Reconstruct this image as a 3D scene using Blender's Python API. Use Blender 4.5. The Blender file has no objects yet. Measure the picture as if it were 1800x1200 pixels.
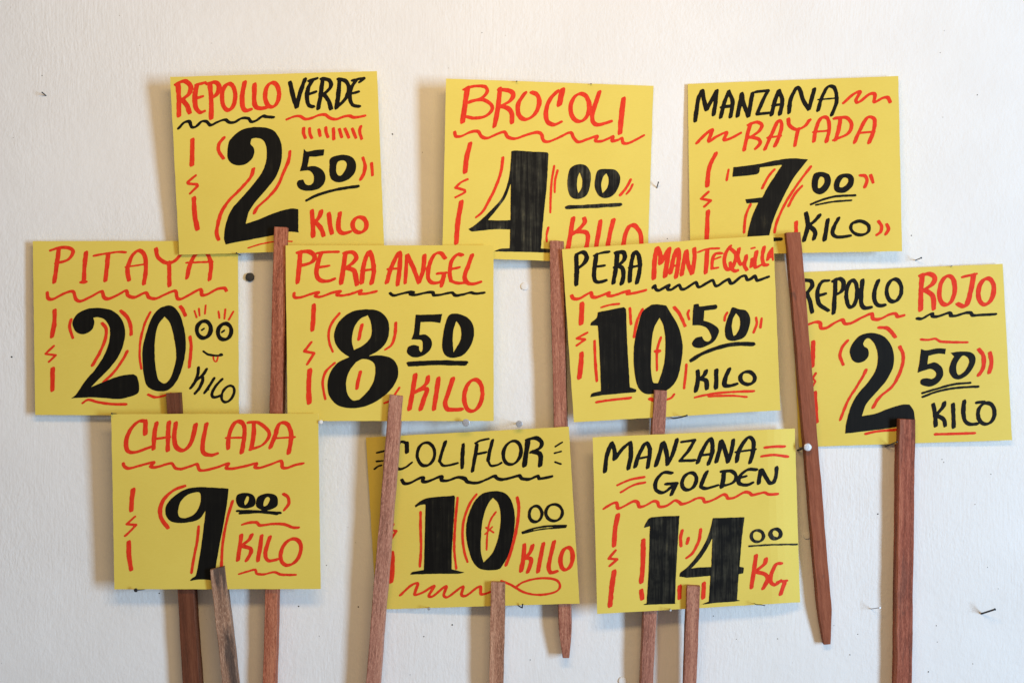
import bpy, bmesh, math, random
import numpy as np
from mathutils import Vector

random.seed(7); rng = np.random.RandomState(11)
scn = bpy.context.scene
col = scn.collection

# ------------------------------------------------------------------ camera
S = 0.00066                 # metres per photo pixel, measured on the wall
D = 2000.0                  # camera to wall, in the same unit
ZC = 1.55                   # height of the middle of the picture
cam_data = bpy.data.cameras.new("camera")
cam = bpy.data.objects.new("camera", cam_data); col.objects.link(cam)
cam.location = (0, -D * S, ZC); cam.rotation_euler = (math.radians(90), 0, 0)
cam_data.sensor_width = 36.0
cam_data.lens = 18.0 * D / 900.0
cam_data.clip_start = 0.02; cam_data.clip_end = 60
scn.camera = cam

# ------------------------------------------------------------------ light
world = bpy.data.worlds.new("World"); scn.world = world; world.use_nodes = True
bg = world.node_tree.nodes["Background"]
bg.inputs[0].default_value = (1.0, 0.82, 0.66, 1); bg.inputs[1].default_value = 0.25

def aim(o, target):
    o.rotation_euler = (Vector(target) - o.location).to_track_quat('-Z', 'Y').to_euler()

win = bpy.data.lights.new("window_light", 'AREA'); win.shape = 'RECTANGLE'
win.size = 0.62; win.size_y = 1.5; win.energy = 141; win.color = (0.515, 0.735, 0.975)
wo = bpy.data.objects.new("window_light", win); col.objects.link(wo)
wo.location = (2.75, -2.5, ZC - 0.06); aim(wo, (0, 0, ZC))

bulb = bpy.data.lights.new("room_lamp", 'AREA'); bulb.shape = 'RECTANGLE'
bulb.size = 0.7; bulb.size_y = 0.17; bulb.energy = 6.35; bulb.color = (1.0, 0.655, 0.28)
bo = bpy.data.objects.new("room_lamp", bulb); col.objects.link(bo)
bo.location = (0.05, -0.95, ZC + 0.55); aim(bo, (0.025, 0, ZC + 0.15))

scn.view_settings.view_transform = 'Standard'
scn.view_settings.look = 'None'
scn.view_settings.exposure = 0.0
scn.view_settings.gamma = 1.0
scn.view_settings.use_curve_mapping = False

# ------------------------------------------------------------------ helpers
def P(x, y, z=0.0):
    """photo pixel x, y at z (pixel units in front of the wall) -> world"""
    k = (D - z) / D
    return ((x - 900.0) * k * S, -z * S, ZC + (600.0 - y) * k * S)

def PV(x, y, z):
    k = (D - z) / D
    return np.stack([(x - 900.0) * k * S, -z * S, ZC + (600.0 - y) * k * S], -1)

def tag(o, label=None, cat=None, group=None, kind=None):
    if label: o["label"] = label
    if cat: o["category"] = cat
    if group: o["group"] = group
    if kind: o["kind"] = kind
    return o

def mesh_obj(name, verts, faces, mats, parent=None, fmat=None, smooth=False, origin=(0, 0, 0)):
    me = bpy.data.meshes.new(name)
    o3 = np.array(origin, dtype=float)
    vv = np.asarray(verts, dtype=float) - o3
    me.from_pydata([tuple(v) for v in vv], [], [tuple(int(i) for i in f) for f in faces])
    for m in mats: me.materials.append(m)
    if fmat is not None: me.polygons.foreach_set("material_index", np.asarray(fmat, dtype=np.int32))
    if smooth: me.polygons.foreach_set("use_smooth", np.ones(len(me.polygons), dtype=bool))
    me.update()
    o = bpy.data.objects.new(name, me); col.objects.link(o)
    if parent is not None: o.parent = parent
    else: o.location = origin
    return o

# ------------------------------------------------------------------ materials
def new_mat(name):
    m = bpy.data.materials.new(name); m.use_nodes = True
    nt = m.node_tree; b = nt.nodes["Principled BSDF"]
    return m, nt, b

def N(nt, typ, **kw):
    n = nt.nodes.new(typ)
    for k, v in kw.items():
        if k in ("operation", "blend_type", "data_type", "attribute_name", "noise_dimensions", "vector_type", "feature"):
            setattr(n, k, v)
        else: n.inputs[k].default_value = v
    return n

def ramp(nt, fac, stops):
    r = nt.nodes.new("ShaderNodeValToRGB"); e = r.color_ramp.elements
    while len(e) < len(stops): e.new(0.5)
    for el, (p, c) in zip(e, stops):
        el.position = p; el.color = (*c, 1) if len(c) == 3 else c
    nt.links.new(fac, r.inputs[0]); return r.outputs[0]

def mapped(nt, src, scale, rot=(0, 0, 0)):
    mp = nt.nodes.new("ShaderNodeMapping"); mp.inputs["Scale"].default_value = scale
    mp.inputs["Rotation"].default_value = rot
    nt.links.new(src, mp.inputs["Vector"]); return mp.outputs[0]

def noise(nt, vec, scale, detail=2.0, rough=0.5, dist=0.0):
    n = nt.nodes.new("ShaderNodeTexNoise")
    n.inputs["Scale"].default_value = scale; n.inputs["Detail"].default_value = detail
    n.inputs["Roughness"].default_value = rough; n.inputs["Distortion"].default_value = dist
    nt.links.new(vec, n.inputs["Vector"]); return n.outputs["Fac"]

def math_(nt, op, a, b, clamp=False):
    n = nt.nodes.new("ShaderNodeMath"); n.operation = op; n.use_clamp = clamp
    for i, v in enumerate((a, b)):
        if isinstance(v, (int, float)): n.inputs[i].default_value = v
        else: nt.links.new(v, n.inputs[i])
    return n.outputs[0]

def mixc(nt, fac, a, b, mode='MIX'):
    n = nt.nodes.new("ShaderNodeMix"); n.data_type = 'RGBA'; n.blend_type = mode
    if isinstance(fac, (int, float)): n.inputs[0].default_value = fac
    else: nt.links.new(fac, n.inputs[0])
    for i, v in ((6, a), (7, b)):
        if isinstance(v, tuple): n.inputs[i].default_value = (*v, 1) if len(v) == 3 else v
        else: nt.links.new(v, n.inputs[i])
    return n.outputs[2]

def bump(nt, b, h, strength, dist):
    n = nt.nodes.new("ShaderNodeBump"); n.inputs["Strength"].default_value = strength
    n.inputs["Distance"].default_value = dist
    nt.links.new(h, n.inputs["Height"]); nt.links.new(n.outputs[0], b.inputs["Normal"])

def plaster():
    m, nt, b = new_mat("white_plaster")
    tc = nt.nodes.new("ShaderNodeTexCoord").outputs["Object"]
    warp = nt.nodes.new("ShaderNodeTexNoise"); warp.inputs["Scale"].default_value = 9; warp.inputs["Detail"].default_value = 2
    nt.links.new(tc, warp.inputs["Vector"])
    sub = nt.nodes.new("ShaderNodeVectorMath"); sub.operation = 'SUBTRACT'; sub.inputs[1].default_value = (.5, .5, .5)
    nt.links.new(warp.outputs["Color"], sub.inputs[0])
    scl = nt.nodes.new("ShaderNodeVectorMath"); scl.operation = 'SCALE'; scl.inputs["Scale"].default_value = 0.022
    nt.links.new(sub.outputs[0], scl.inputs[0])
    add = nt.nodes.new("ShaderNodeVectorMath"); add.operation = 'ADD'
    nt.links.new(tc, add.inputs[0]); nt.links.new(scl.outputs[0], add.inputs[1])
    w = add.outputs[0]
    n1 = noise(nt, mapped(nt, w, (1, 1, .62), (0, .18, 0)), 300, 3, .5)       # short brush dabs leaning right
    n1b = noise(nt, mapped(nt, w, (1, 1, .5), (0, -.42, 0)), 330, 3, .5)    # dabs leaning left
    n2 = noise(nt, mapped(nt, w, (1, 1, .07), (0, -.03, 0)), 380, 2, .5)       # long vertical brush lines, in patches
    n3 = noise(nt, tc, 560, 2, .6)                                             # grain
    n4 = noise(nt, tc, 24, 3, .5)                                              # trowel waves
    n5 = noise(nt, tc, 95, 2, .5)                                              # lumps
    sel = math_(nt, 'MULTIPLY', math_(nt, 'SUBTRACT', noise(nt, tc, 8, 2), 0.42), 6.0, True)
    sel2 = math_(nt, 'MULTIPLY', math_(nt, 'SUBTRACT', noise(nt, mapped(nt, tc, (1, 1, .6)), 3.2, 2), 0.47), 5.0, True)
    mixn = nt.nodes.new("ShaderNodeMix")
    nt.links.new(sel, mixn.inputs[0]); nt.links.new(n1, mixn.inputs[2]); nt.links.new(n1b, mixn.inputs[3])
    calm = math_(nt, 'ADD', math_(nt, 'MULTIPLY', math_(nt, 'SUBTRACT', noise(nt, tc, 6.5, 3), 0.38), 2.2, True), 0.30)
    a = math_(nt, 'MULTIPLY', math_(nt, 'MULTIPLY', mixn.outputs[0], calm), 0.95)
    a = math_(nt, 'ADD', a, math_(nt, 'MULTIPLY', math_(nt, 'MULTIPLY', n2, sel2), 0.60))
    a = math_(nt, 'ADD', a, math_(nt, 'MULTIPLY', n3, 0.16))
    a = math_(nt, 'ADD', a, math_(nt, 'MULTIPLY', n4, 1.1))
    a = math_(nt, 'ADD', a, math_(nt, 'MULTIPLY', n5, 0.6))
    c = ramp(nt, noise(nt, tc, 7, 4, .6), [(0.3, (.775, .77, .765)), (0.7, (.82, .82, .82))])
    nt.links.new(c, b.inputs["Base Color"])
    b.inputs["Roughness"].default_value = 0.75
    b.inputs["Specular IOR Level"].default_value = 0.25
    bump(nt, b, a, 0.40, 0.0019)
    return m

def plain(name, c, rough=0.5, metal=0.0, var=0.25, scale=900):
    m, nt, b = new_mat(name)
    tc = nt.nodes.new("ShaderNodeTexCoord").outputs["Object"]
    f = noise(nt, tc, scale, 3, .6)
    lo = tuple(v * (1 - var) for v in c); hi = tuple(min(1, v * (1 + var)) for v in c)
    nt.links.new(ramp(nt, f, [(0.3, lo), (0.7, hi)]), b.inputs["Base Color"])
    b.inputs["Roughness"].default_value = rough; b.inputs["Metallic"].default_value = metal
    return m

def card_mat():
    m, nt, b = new_mat("yellow_poster_card")
    tc = nt.nodes.new("ShaderNodeTexCoord").outputs["Object"]
    f = noise(nt, mapped(nt, tc, (.25, 1, 1)), 900, 3, .6)
    g = noise(nt, tc, 11, 3, .55)
    c = ramp(nt, g, [(0.3, (.705, .550, .094)), (0.7, (.745, .595, .110))])
    c = mixc(nt, 0.05, c, ramp(nt, f, [(0.35, (.55, .43, .06)), (0.65, (.88, .76, .19))]))
    fl = noise(nt, tc, 2600, 1, .5)
    c = mixc(nt, math_(nt, 'MULTIPLY', math_(nt, 'GREATER_THAN', fl, 0.72), 0.12), c, (.5, .36, .05))
    nt.links.new(c, b.inputs["Base Color"])
    b.inputs["Roughness"].default_value = 0.62; b.inputs["Specular IOR Level"].default_value = 0.3
    bump(nt, b, math_(nt, 'ADD', math_(nt, 'MULTIPLY', f, .5), math_(nt, 'MULTIPLY', g, 2.0)), 0.05, 0.0004)
    return m

def red_mat():
    m, nt, b = new_mat("red_marker_ink")
    tc = nt.nodes.new("ShaderNodeTexCoord").outputs["Object"]
    f = noise(nt, mapped(nt, tc, (1, 1, .3)), 420, 4, .65)
    g = noise(nt, tc, 60, 2, .5)
    c = ramp(nt, f, [(0.3, (.64, .026, .009)), (0.72, (.83, .055, .018))])
    c = mixc(nt, ramp(nt, g, [(.35, (0, 0, 0)), (.7, (.35, .35, .35))]), c, (.62, .028, .010))
    nt.links.new(c, b.inputs["Base Color"])
    b.inputs["Roughness"].default_value = 0.6; b.inputs["Specular IOR Level"].default_value = 0.14
    return m

def black_mat(name, streak):
    m, nt, b = new_mat(name)
    tc = nt.nodes.new("ShaderNodeTexCoord").outputs["Object"]
    f = noise(nt, mapped(nt, tc, (1, 1, .035), (0, .02, 0)), 300, 5, .7)
    g = noise(nt, tc, 55, 3, .6)
    s = math_(nt, 'MULTIPLY', f, math_(nt, 'ADD', g, .45))
    lo = (.0045, .0044, .0040)
    c = ramp(nt, s, [(0.42, lo), (0.62, (.0045 + .020 * streak, .0044 + .019 * streak, .004 + .013 * streak)),
                     (0.78, (.0045 + .10 * streak, .0044 + .085 * streak, .004 + .045 * streak))])
    nt.links.new(c, b.inputs["Base Color"])
    b.inputs["Roughness"].default_value = 0.6; b.inputs["Specular IOR Level"].default_value = 0.12
    return m

def wood(name, dark, mid, light, stain=0.0, fib=1.0):
    m, nt, b = new_mat(name)
    dark = (dark[0] * .80, dark[1] * .84, dark[2] * .80); light = (light[0] * 1.06, light[1] * 1.14, light[2] * 1.12)
    at = nt.nodes.new("ShaderNodeAttribute"); at.attribute_name = "grain"
    v = at.outputs["Vector"]
    f = noise(nt, mapped(nt, v, (1, 1, .07)), 520, 5, .7, .3)
    f2 = noise(nt, mapped(nt, v, (1, 1, .22)), 1100, 3, .7)
    g = noise(nt, mapped(nt, v, (1, 1, .02)), 95, 3, .55)
    h = noise(nt, v, 14, 2, .5)
    s = math_(nt, 'ADD', math_(nt, 'MULTIPLY', f, .5), math_(nt, 'MULTIPLY', g, .5))
    c = ramp(nt, s, [(0.38, dark), (0.50, mid), (0.62, light)])
    pal = tuple(min(1, x * 1.4 + .02) for x in light)
    c = mixc(nt, ramp(nt, f2, [(.52, (0, 0, 0)), (.68, (.55 * fib,) * 3)]), c, pal)
    c = mixc(nt, ramp(nt, f2, [(.32, (.6 * fib,) * 3), (.44, (0, 0, 0))]), c, tuple(x * .45 for x in dark))
    c = mixc(nt, ramp(nt, h, [(.45, (0, 0, 0)), (.75, (.35, .35, .35))]), c, mid)
    if stain:
        k = noise(nt, mapped(nt, v, (1, 1, .12)), 70, 4, .6)
        c = mixc(nt, ramp(nt, k, [(.50, (0, 0, 0)), (.60, (stain,) * 3)]), c, (.045, .035, .032))
    kn = noise(nt, mapped(nt, v, (1, 1, .5)), 60, 2, .5)
    c = mixc(nt, ramp(nt, kn, [(.70, (0, 0, 0)), (.76, (.6, .6, .6))]), c, (.05, .035, .028))
    nt.links.new(c, b.inputs["Base Color"])
    b.inputs["Roughness"].default_value = 0.72; b.inputs["Specular IOR Level"].default_value = 0.3
    bump(nt, b, math_(nt, 'ADD', f, f2), 0.45, 0.0007)
    return m

M_wall = plaster()
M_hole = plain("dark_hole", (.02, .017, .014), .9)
M_card = card_mat()
M_edge = plain('pale_card_edge', (.82, .72, .36), .7, 0, .05)
M_red = red_mat()
M_black = black_mat("black_marker_ink", 0.12)
M_streak = black_mat("black_marker_ink_streaky", 1.5)
M_half = black_mat("black_marker_ink_uneven", 0.3)
M_iron = plain("dark_iron", (.035, .034, .036), .45, .6)
M_black_iron = plain("blackened_iron", (.012, .012, .013), .55)
M_grey = plain("galvanised_steel", (.36, .38, .42), .45, .35)
M_bright = plain("bright_steel", (.62, .64, .68), .35, .3)
M_paint = plain("white_wall_paint", (.77, .765, .76), .7, 0, .06)

WOODS = {
    'verde': wood("reddish_sawn_wood", (.19, .050, .024), (.33, .095, .048), (.46, .165, .092)),
    'brocoli': wood("rosy_sawn_wood", (.20, .068, .042), (.35, .130, .085), (.48, .215, .145)),
    'rayada': wood("smooth_dark_red_wood", (.205, .058, .027), (.262, .077, .037), (.315, .098, .050), 0, .2),
    'pitaya': wood("brown_planed_wood", (.10, .030, .013), (.135, .041, .018), (.17, .054, .025), 0, .25),
    'angel': wood("pinkish_sawn_wood", (.21, .082, .054), (.375, .165, .115), (.50, .245, .175)),
    'mantequilla': wood("mauve_sawn_wood", (.20, .074, .050), (.34, .138, .095), (.46, .21, .150)),
    'rojo': wood("mahogany_red_wood", (.17, .040, .022), (.30, .082, .047), (.43, .145, .088), .35, .7),
    'chulada': wood("weathered_stained_wood", (.20, .10, .065), (.35, .195, .125), (.48, .30, .21), .8, 1.1),
    'coliflor': wood("tan_sawn_wood", (.22, .094, .055), (.385, .180, .110), (.53, .28, .185)),
    'golden': wood("rose_brown_sawn_wood", (.20, .074, .050), (.345, .140, .095), (.48, .22, .150)),
}

# ------------------------------------------------------------------ wall
def build_wall():
    V, F, FM = [], [], []
    x0, x1, y0, y1 = -1.9, 1.9, 0.0, 2.9
    t = 0.12
    V += [(x0, 0, y0), (x1, 0, y0), (x1, 0, y1), (x0, 0, y1), (x0, t, y0), (x1, t, y0), (x1, t, y1), (x0, t, y1)]
    F += [(0, 1, 2, 3), (5, 4, 7, 6), (4, 0, 3, 7), (1, 5, 6, 2), (3, 2, 6, 7), (4, 5, 1, 0)]
    FM += [0] * 6
    holes = [(20.5, 627, 1.7), (690, 236, 1.4), (1173, 419.5, .9), (1602, 414, 1.1), (525, 1065, 1.3), (630, 1066, 1.3),
             (795, 1097.5, 1.4), (280, 1042, 1.1), (1543, 903, 1.4), (1574, 846, 1.9), (1632, 1180, 1.3), (1494, 1150, .9),
             (1718, 167, .9), (745, 1118, 1), (1254, 1082, .9), (1367, 1122, .9), (1714, 886, .8), (1508, 1114, .8),
             (574, 993, .9), (1646, 1099, .9), (1659, 812, .9), (1742, 833, .8), (932, 1159, .8), (1656, 807, .8), (541, 774, .9), (74, 133, .9), (1710, 1166, .8)]
    r2 = random.Random(4)
    for i in range(70):
        holes.append((r2.uniform(-100, 1900), r2.uniform(-60, 1260), r2.uniform(.3, .75)))
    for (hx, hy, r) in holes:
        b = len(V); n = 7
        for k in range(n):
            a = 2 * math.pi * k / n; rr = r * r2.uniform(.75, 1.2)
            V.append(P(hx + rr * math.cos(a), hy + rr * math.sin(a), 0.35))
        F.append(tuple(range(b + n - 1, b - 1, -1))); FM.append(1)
    o = mesh_obj("wall", V, F, [M_wall, M_hole], None, FM)
    tag(o, "white painted plaster wall with brush marks behind all the price signs", "wall", kind="structure")
    return o
build_wall()

# ------------------------------------------------------------------ handwriting: strokes -> field -> outline mesh
def parse_pts(s):
    out = []
    for tok in s.split():
        c = tok.endswith('c')
        if c: tok = tok[:-1]
        x, y = tok.split(',')
        out.append((float(x), float(y), c))
    return out

def catmull(pts, step, closed=False):
    """pts with corner flags -> dense polyline"""
    n = len(pts)
    if n == 1: return np.array([[pts[0][0], pts[0][1]]])
    res = []
    segs = n if closed else n - 1
    for i in range(segs):
        p1 = pts[i]; p2 = pts[(i + 1) % n]
        p0 = pts[i - 1] if (closed or i > 0) else p1
        p3 = pts[(i + 2) % n] if (closed or i + 2 < n) else p2
        if p1[2]: p0 = p1
        if p2[2]: p3 = p2
        a, b, c, d = (np.array(q[:2]) for q in (p0, p1, p2, p3))
        if p1[2] or (not closed and i == 0): a = b - (c - b) * .6
        if p2[2] or (not closed and i == n - 2): d = c + (c - b) * .6
        L = np.linalg.norm(c - b); k = max(2, int(L / step) + 1)
        # centripetal-ish: uniform catmull with tension
        t = np.linspace(0, 1, k, endpoint=False)[:, None]
        m1 = (c - a) * .5; m2 = (d - b) * .5
        lim = L * 1.1
        for mm in (m1, m2):
            l = np.linalg.norm(mm)
            if l > lim: mm *= lim / l
        res.append((2 * t**3 - 3 * t**2 + 1) * b + (t**3 - 2 * t**2 + t) * m1 + (-2 * t**3 + 3 * t**2) * c + (t**3 - t**2) * m2)
    if not closed: res.append(np.array([[pts[-1][0], pts[-1][1]]]))
    return np.concatenate(res)

def ellipse_pts(cx, cy, rx, ry, rot, over=14):
    a = math.radians(rot); r = []
    n = 22
    for k in range(n + 1):
        th = -math.pi / 2 - .25 - 2 * math.pi * k / n * (1 + over / 360.0 / 2)
        ex, ey = rx * math.cos(th), ry * math.sin(th)
        r.append((cx + ex * math.cos(a) - ey * math.sin(a), cy + ex * math.sin(a) + ey * math.cos(a), False))
    return r

class Field:
    def __init__(s, x0, y0, x1, y1, h):
        s.x0, s.y0, s.h = x0, y0, h
        s.nx = int((x1 - x0) / h) + 2; s.ny = int((y1 - y0) / h) + 2
        s.f = np.full((s.ny, s.nx), 6.0)
        s.X = x0 + np.arange(s.nx) * h; s.Y = y0 + np.arange(s.ny) * h
    def win(s, xa, xb, ya, yb):
        i0 = max(0, int((xa - s.x0) / s.h)); i1 = min(s.nx, int((xb - s.x0) / s.h) + 2)
        j0 = max(0, int((ya - s.y0) / s.h)); j1 = min(s.ny, int((yb - s.y0) / s.h) + 2)
        return i0, i1, j0, j1
    def stamp(s, line, W, T, ang, p=4.2, wob=0.07):
        d = np.concatenate([[0], np.cumsum(np.linalg.norm(np.diff(line, axis=0), axis=1))])
        L = d[-1]; n = max(2, int(L / .7) + 1)
        q = np.linspace(0, L, n)
        xs = np.interp(q, d, line[:, 0]); ys = np.interp(q, d, line[:, 1])
        ph = rng.uniform(0, 6, 3)
        wv = 1 + wob * (np.sin(q / 9 + ph[0]) * .6 + np.sin(q / 4.1 + ph[1]) * .4)
        endf = np.clip(np.minimum(q, L - q) / (W * .35 + .01), 0, 1); wv *= .93 + .07 * endf
        ca, sa = math.cos(ang), -math.sin(ang)
        for x, y, w in zip(xs, ys, wv):
            A = max(.45, W * .52 * w); B = max(.45, T * .54 * w); R = A + 2.5
            i0, i1, j0, j1 = s.win(x - R, x + R, y - R, y + R)
            if i1 <= i0 or j1 <= j0: continue
            dx = s.X[i0:i1][None, :] - x; dy = s.Y[j0:j1][:, None] - y
            a = np.abs(dx * ca + dy * sa) / A; b = np.abs(-dx * sa + dy * ca) / B
            g = ((a**p + b**p)**(1 / p) - 1) * B
            sub = s.f[j0:j1, i0:i1]; np.minimum(sub, g, out=sub)
    def fill(s, outer, holes):
        i0, i1, j0, j1 = s.win(outer[:, 0].min() - 3, outer[:, 0].max() + 3, outer[:, 1].min() - 3, outer[:, 1].max() + 3)
        if i1 <= i0 or j1 <= j0: return
        X, Y = np.meshgrid(s.X[i0:i1], s.Y[j0:j1])
        ins = np.zeros(X.shape, bool); dist = np.full(X.shape, 6.0)
        for poly in [outer] + holes:
            a = poly; b = np.roll(poly, -1, 0)
            for (ax, ay), (bx, by) in zip(a, b):
                if ay != by:
                    c = ((ay > Y) != (by > Y)) & (X < (bx - ax) * (Y - ay) / (by - ay) + ax)
                    ins ^= c
                # distance, local
                vx, vy = bx - ax, by - ay; l2 = vx * vx + vy * vy + 1e-9
                xa, xb, ya, yb = min(ax, bx) - 4, max(ax, bx) + 4, min(ay, by) - 4, max(ay, by) + 4
                k0 = max(0, int((xa - X[0, 0]) / s.h)); k1 = int((xb - X[0, 0]) / s.h) + 2
                m0 = max(0, int((ya - Y[0, 0]) / s.h)); m1 = int((yb - Y[0, 0]) / s.h) + 2
                if k1 <= 0 or m1 <= 0: continue
                xx = X[m0:m1, k0:k1]; yy = Y[m0:m1, k0:k1]
                if xx.size == 0: continue
                t = np.clip(((xx - ax) * vx + (yy - ay) * vy) / l2, 0, 1)
                dd = np.hypot(xx - ax - t * vx, yy - ay - t * vy)
                sub = dist[m0:m1, k0:k1]; np.minimum(sub, dd, out=sub)
        g = np.where(ins, -dist, dist)
        sub = s.f[j0:j1, i0:i1]; np.minimum(sub, g, out=sub)

def smooth_noise(ny, nx, cell):
    a = rng.uniform(-1, 1, (int(ny / cell) + 3, int(nx / cell) + 3))
    yy = np.arange(ny) / cell; xx = np.arange(nx) / cell
    j = yy.astype(int); i = xx.astype(int); v = (yy - j)[:, None]; u = (xx - i)[None, :]
    u = u * u * (3 - 2 * u); v = v * v * (3 - 2 * v)
    return (a[j][:, i] * (1 - u) * (1 - v) + a[j][:, i + 1] * u * (1 - v) + a[j + 1][:, i] * (1 - u) * v + a[j + 1][:, i + 1] * u * v)

def contour(fl, f):
    """marching squares of f<0 -> (points Nx2, faces)"""
    ny, nx = f.shape; ins = f < 0
    c = ins[:-1, :-1].astype(int) + ins[:-1, 1:] * 2 + ins[1:, 1:] * 4 + ins[1:, :-1] * 8
    pts, faces, vid = [], [], {}
    def node(j, i):
        k = (0, j, i)
        if k not in vid: vid[k] = len(pts); pts.append((fl.X[i], fl.Y[j]))
        return vid[k]
    def hx(j, i):
        k = (1, j, i)
        if k not in vid:
            t = f[j, i] / (f[j, i] - f[j, i + 1]); vid[k] = len(pts); pts.append((fl.X[i] + t * fl.h, fl.Y[j]))
        return vid[k]
    def hy(j, i):
        k = (2, j, i)
        if k not in vid:
            t = f[j, i] / (f[j, i] - f[j + 1, i]); vid[k] = len(pts); pts.append((fl.X[i], fl.Y[j] + t * fl.h))
        return vid[k]
    J, I = np.nonzero((c > 0) & (c < 15))
    for j, i in zip(J.tolist(), I.tolist()):
        k = c[j, i]; poly = []
        if k in (5, 10):
            if k == 5:
                faces.append((node(j, i), hx(j, i), hy(j, i))); faces.append((node(j + 1, i + 1), hx(j + 1, i), hy(j, i + 1)))
            else:
                faces.append((node(j, i + 1), hy(j, i + 1), hx(j, i))); faces.append((node(j + 1, i), hy(j, i), hx(j + 1, i)))
            continue
        A, B, C, Dn = k & 1, k & 2, k & 4, k & 8
        if A: poly.append(node(j, i))
        if bool(A) != bool(B): poly.append(hx(j, i))
        if B: poly.append(node(j, i + 1))
        if bool(B) != bool(C): poly.append(hy(j, i + 1))
        if C: poly.append(node(j + 1, i + 1))
        if bool(C) != bool(Dn): poly.append(hx(j + 1, i))
        if Dn: poly.append(node(j + 1, i))
        if bool(Dn) != bool(A): poly.append(hy(j, i))
        faces.append(tuple(poly))
    # inner cells: merge into horizontal runs no longer than 6 cells
    J, I = np.nonzero(c == 15)
    for j, i in zip(J.tolist(), I.tolist()):
        faces.append((node(j, i), node(j, i + 1), node(j + 1, i + 1), node(j + 1, i)))
    return np.array(pts), faces

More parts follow.
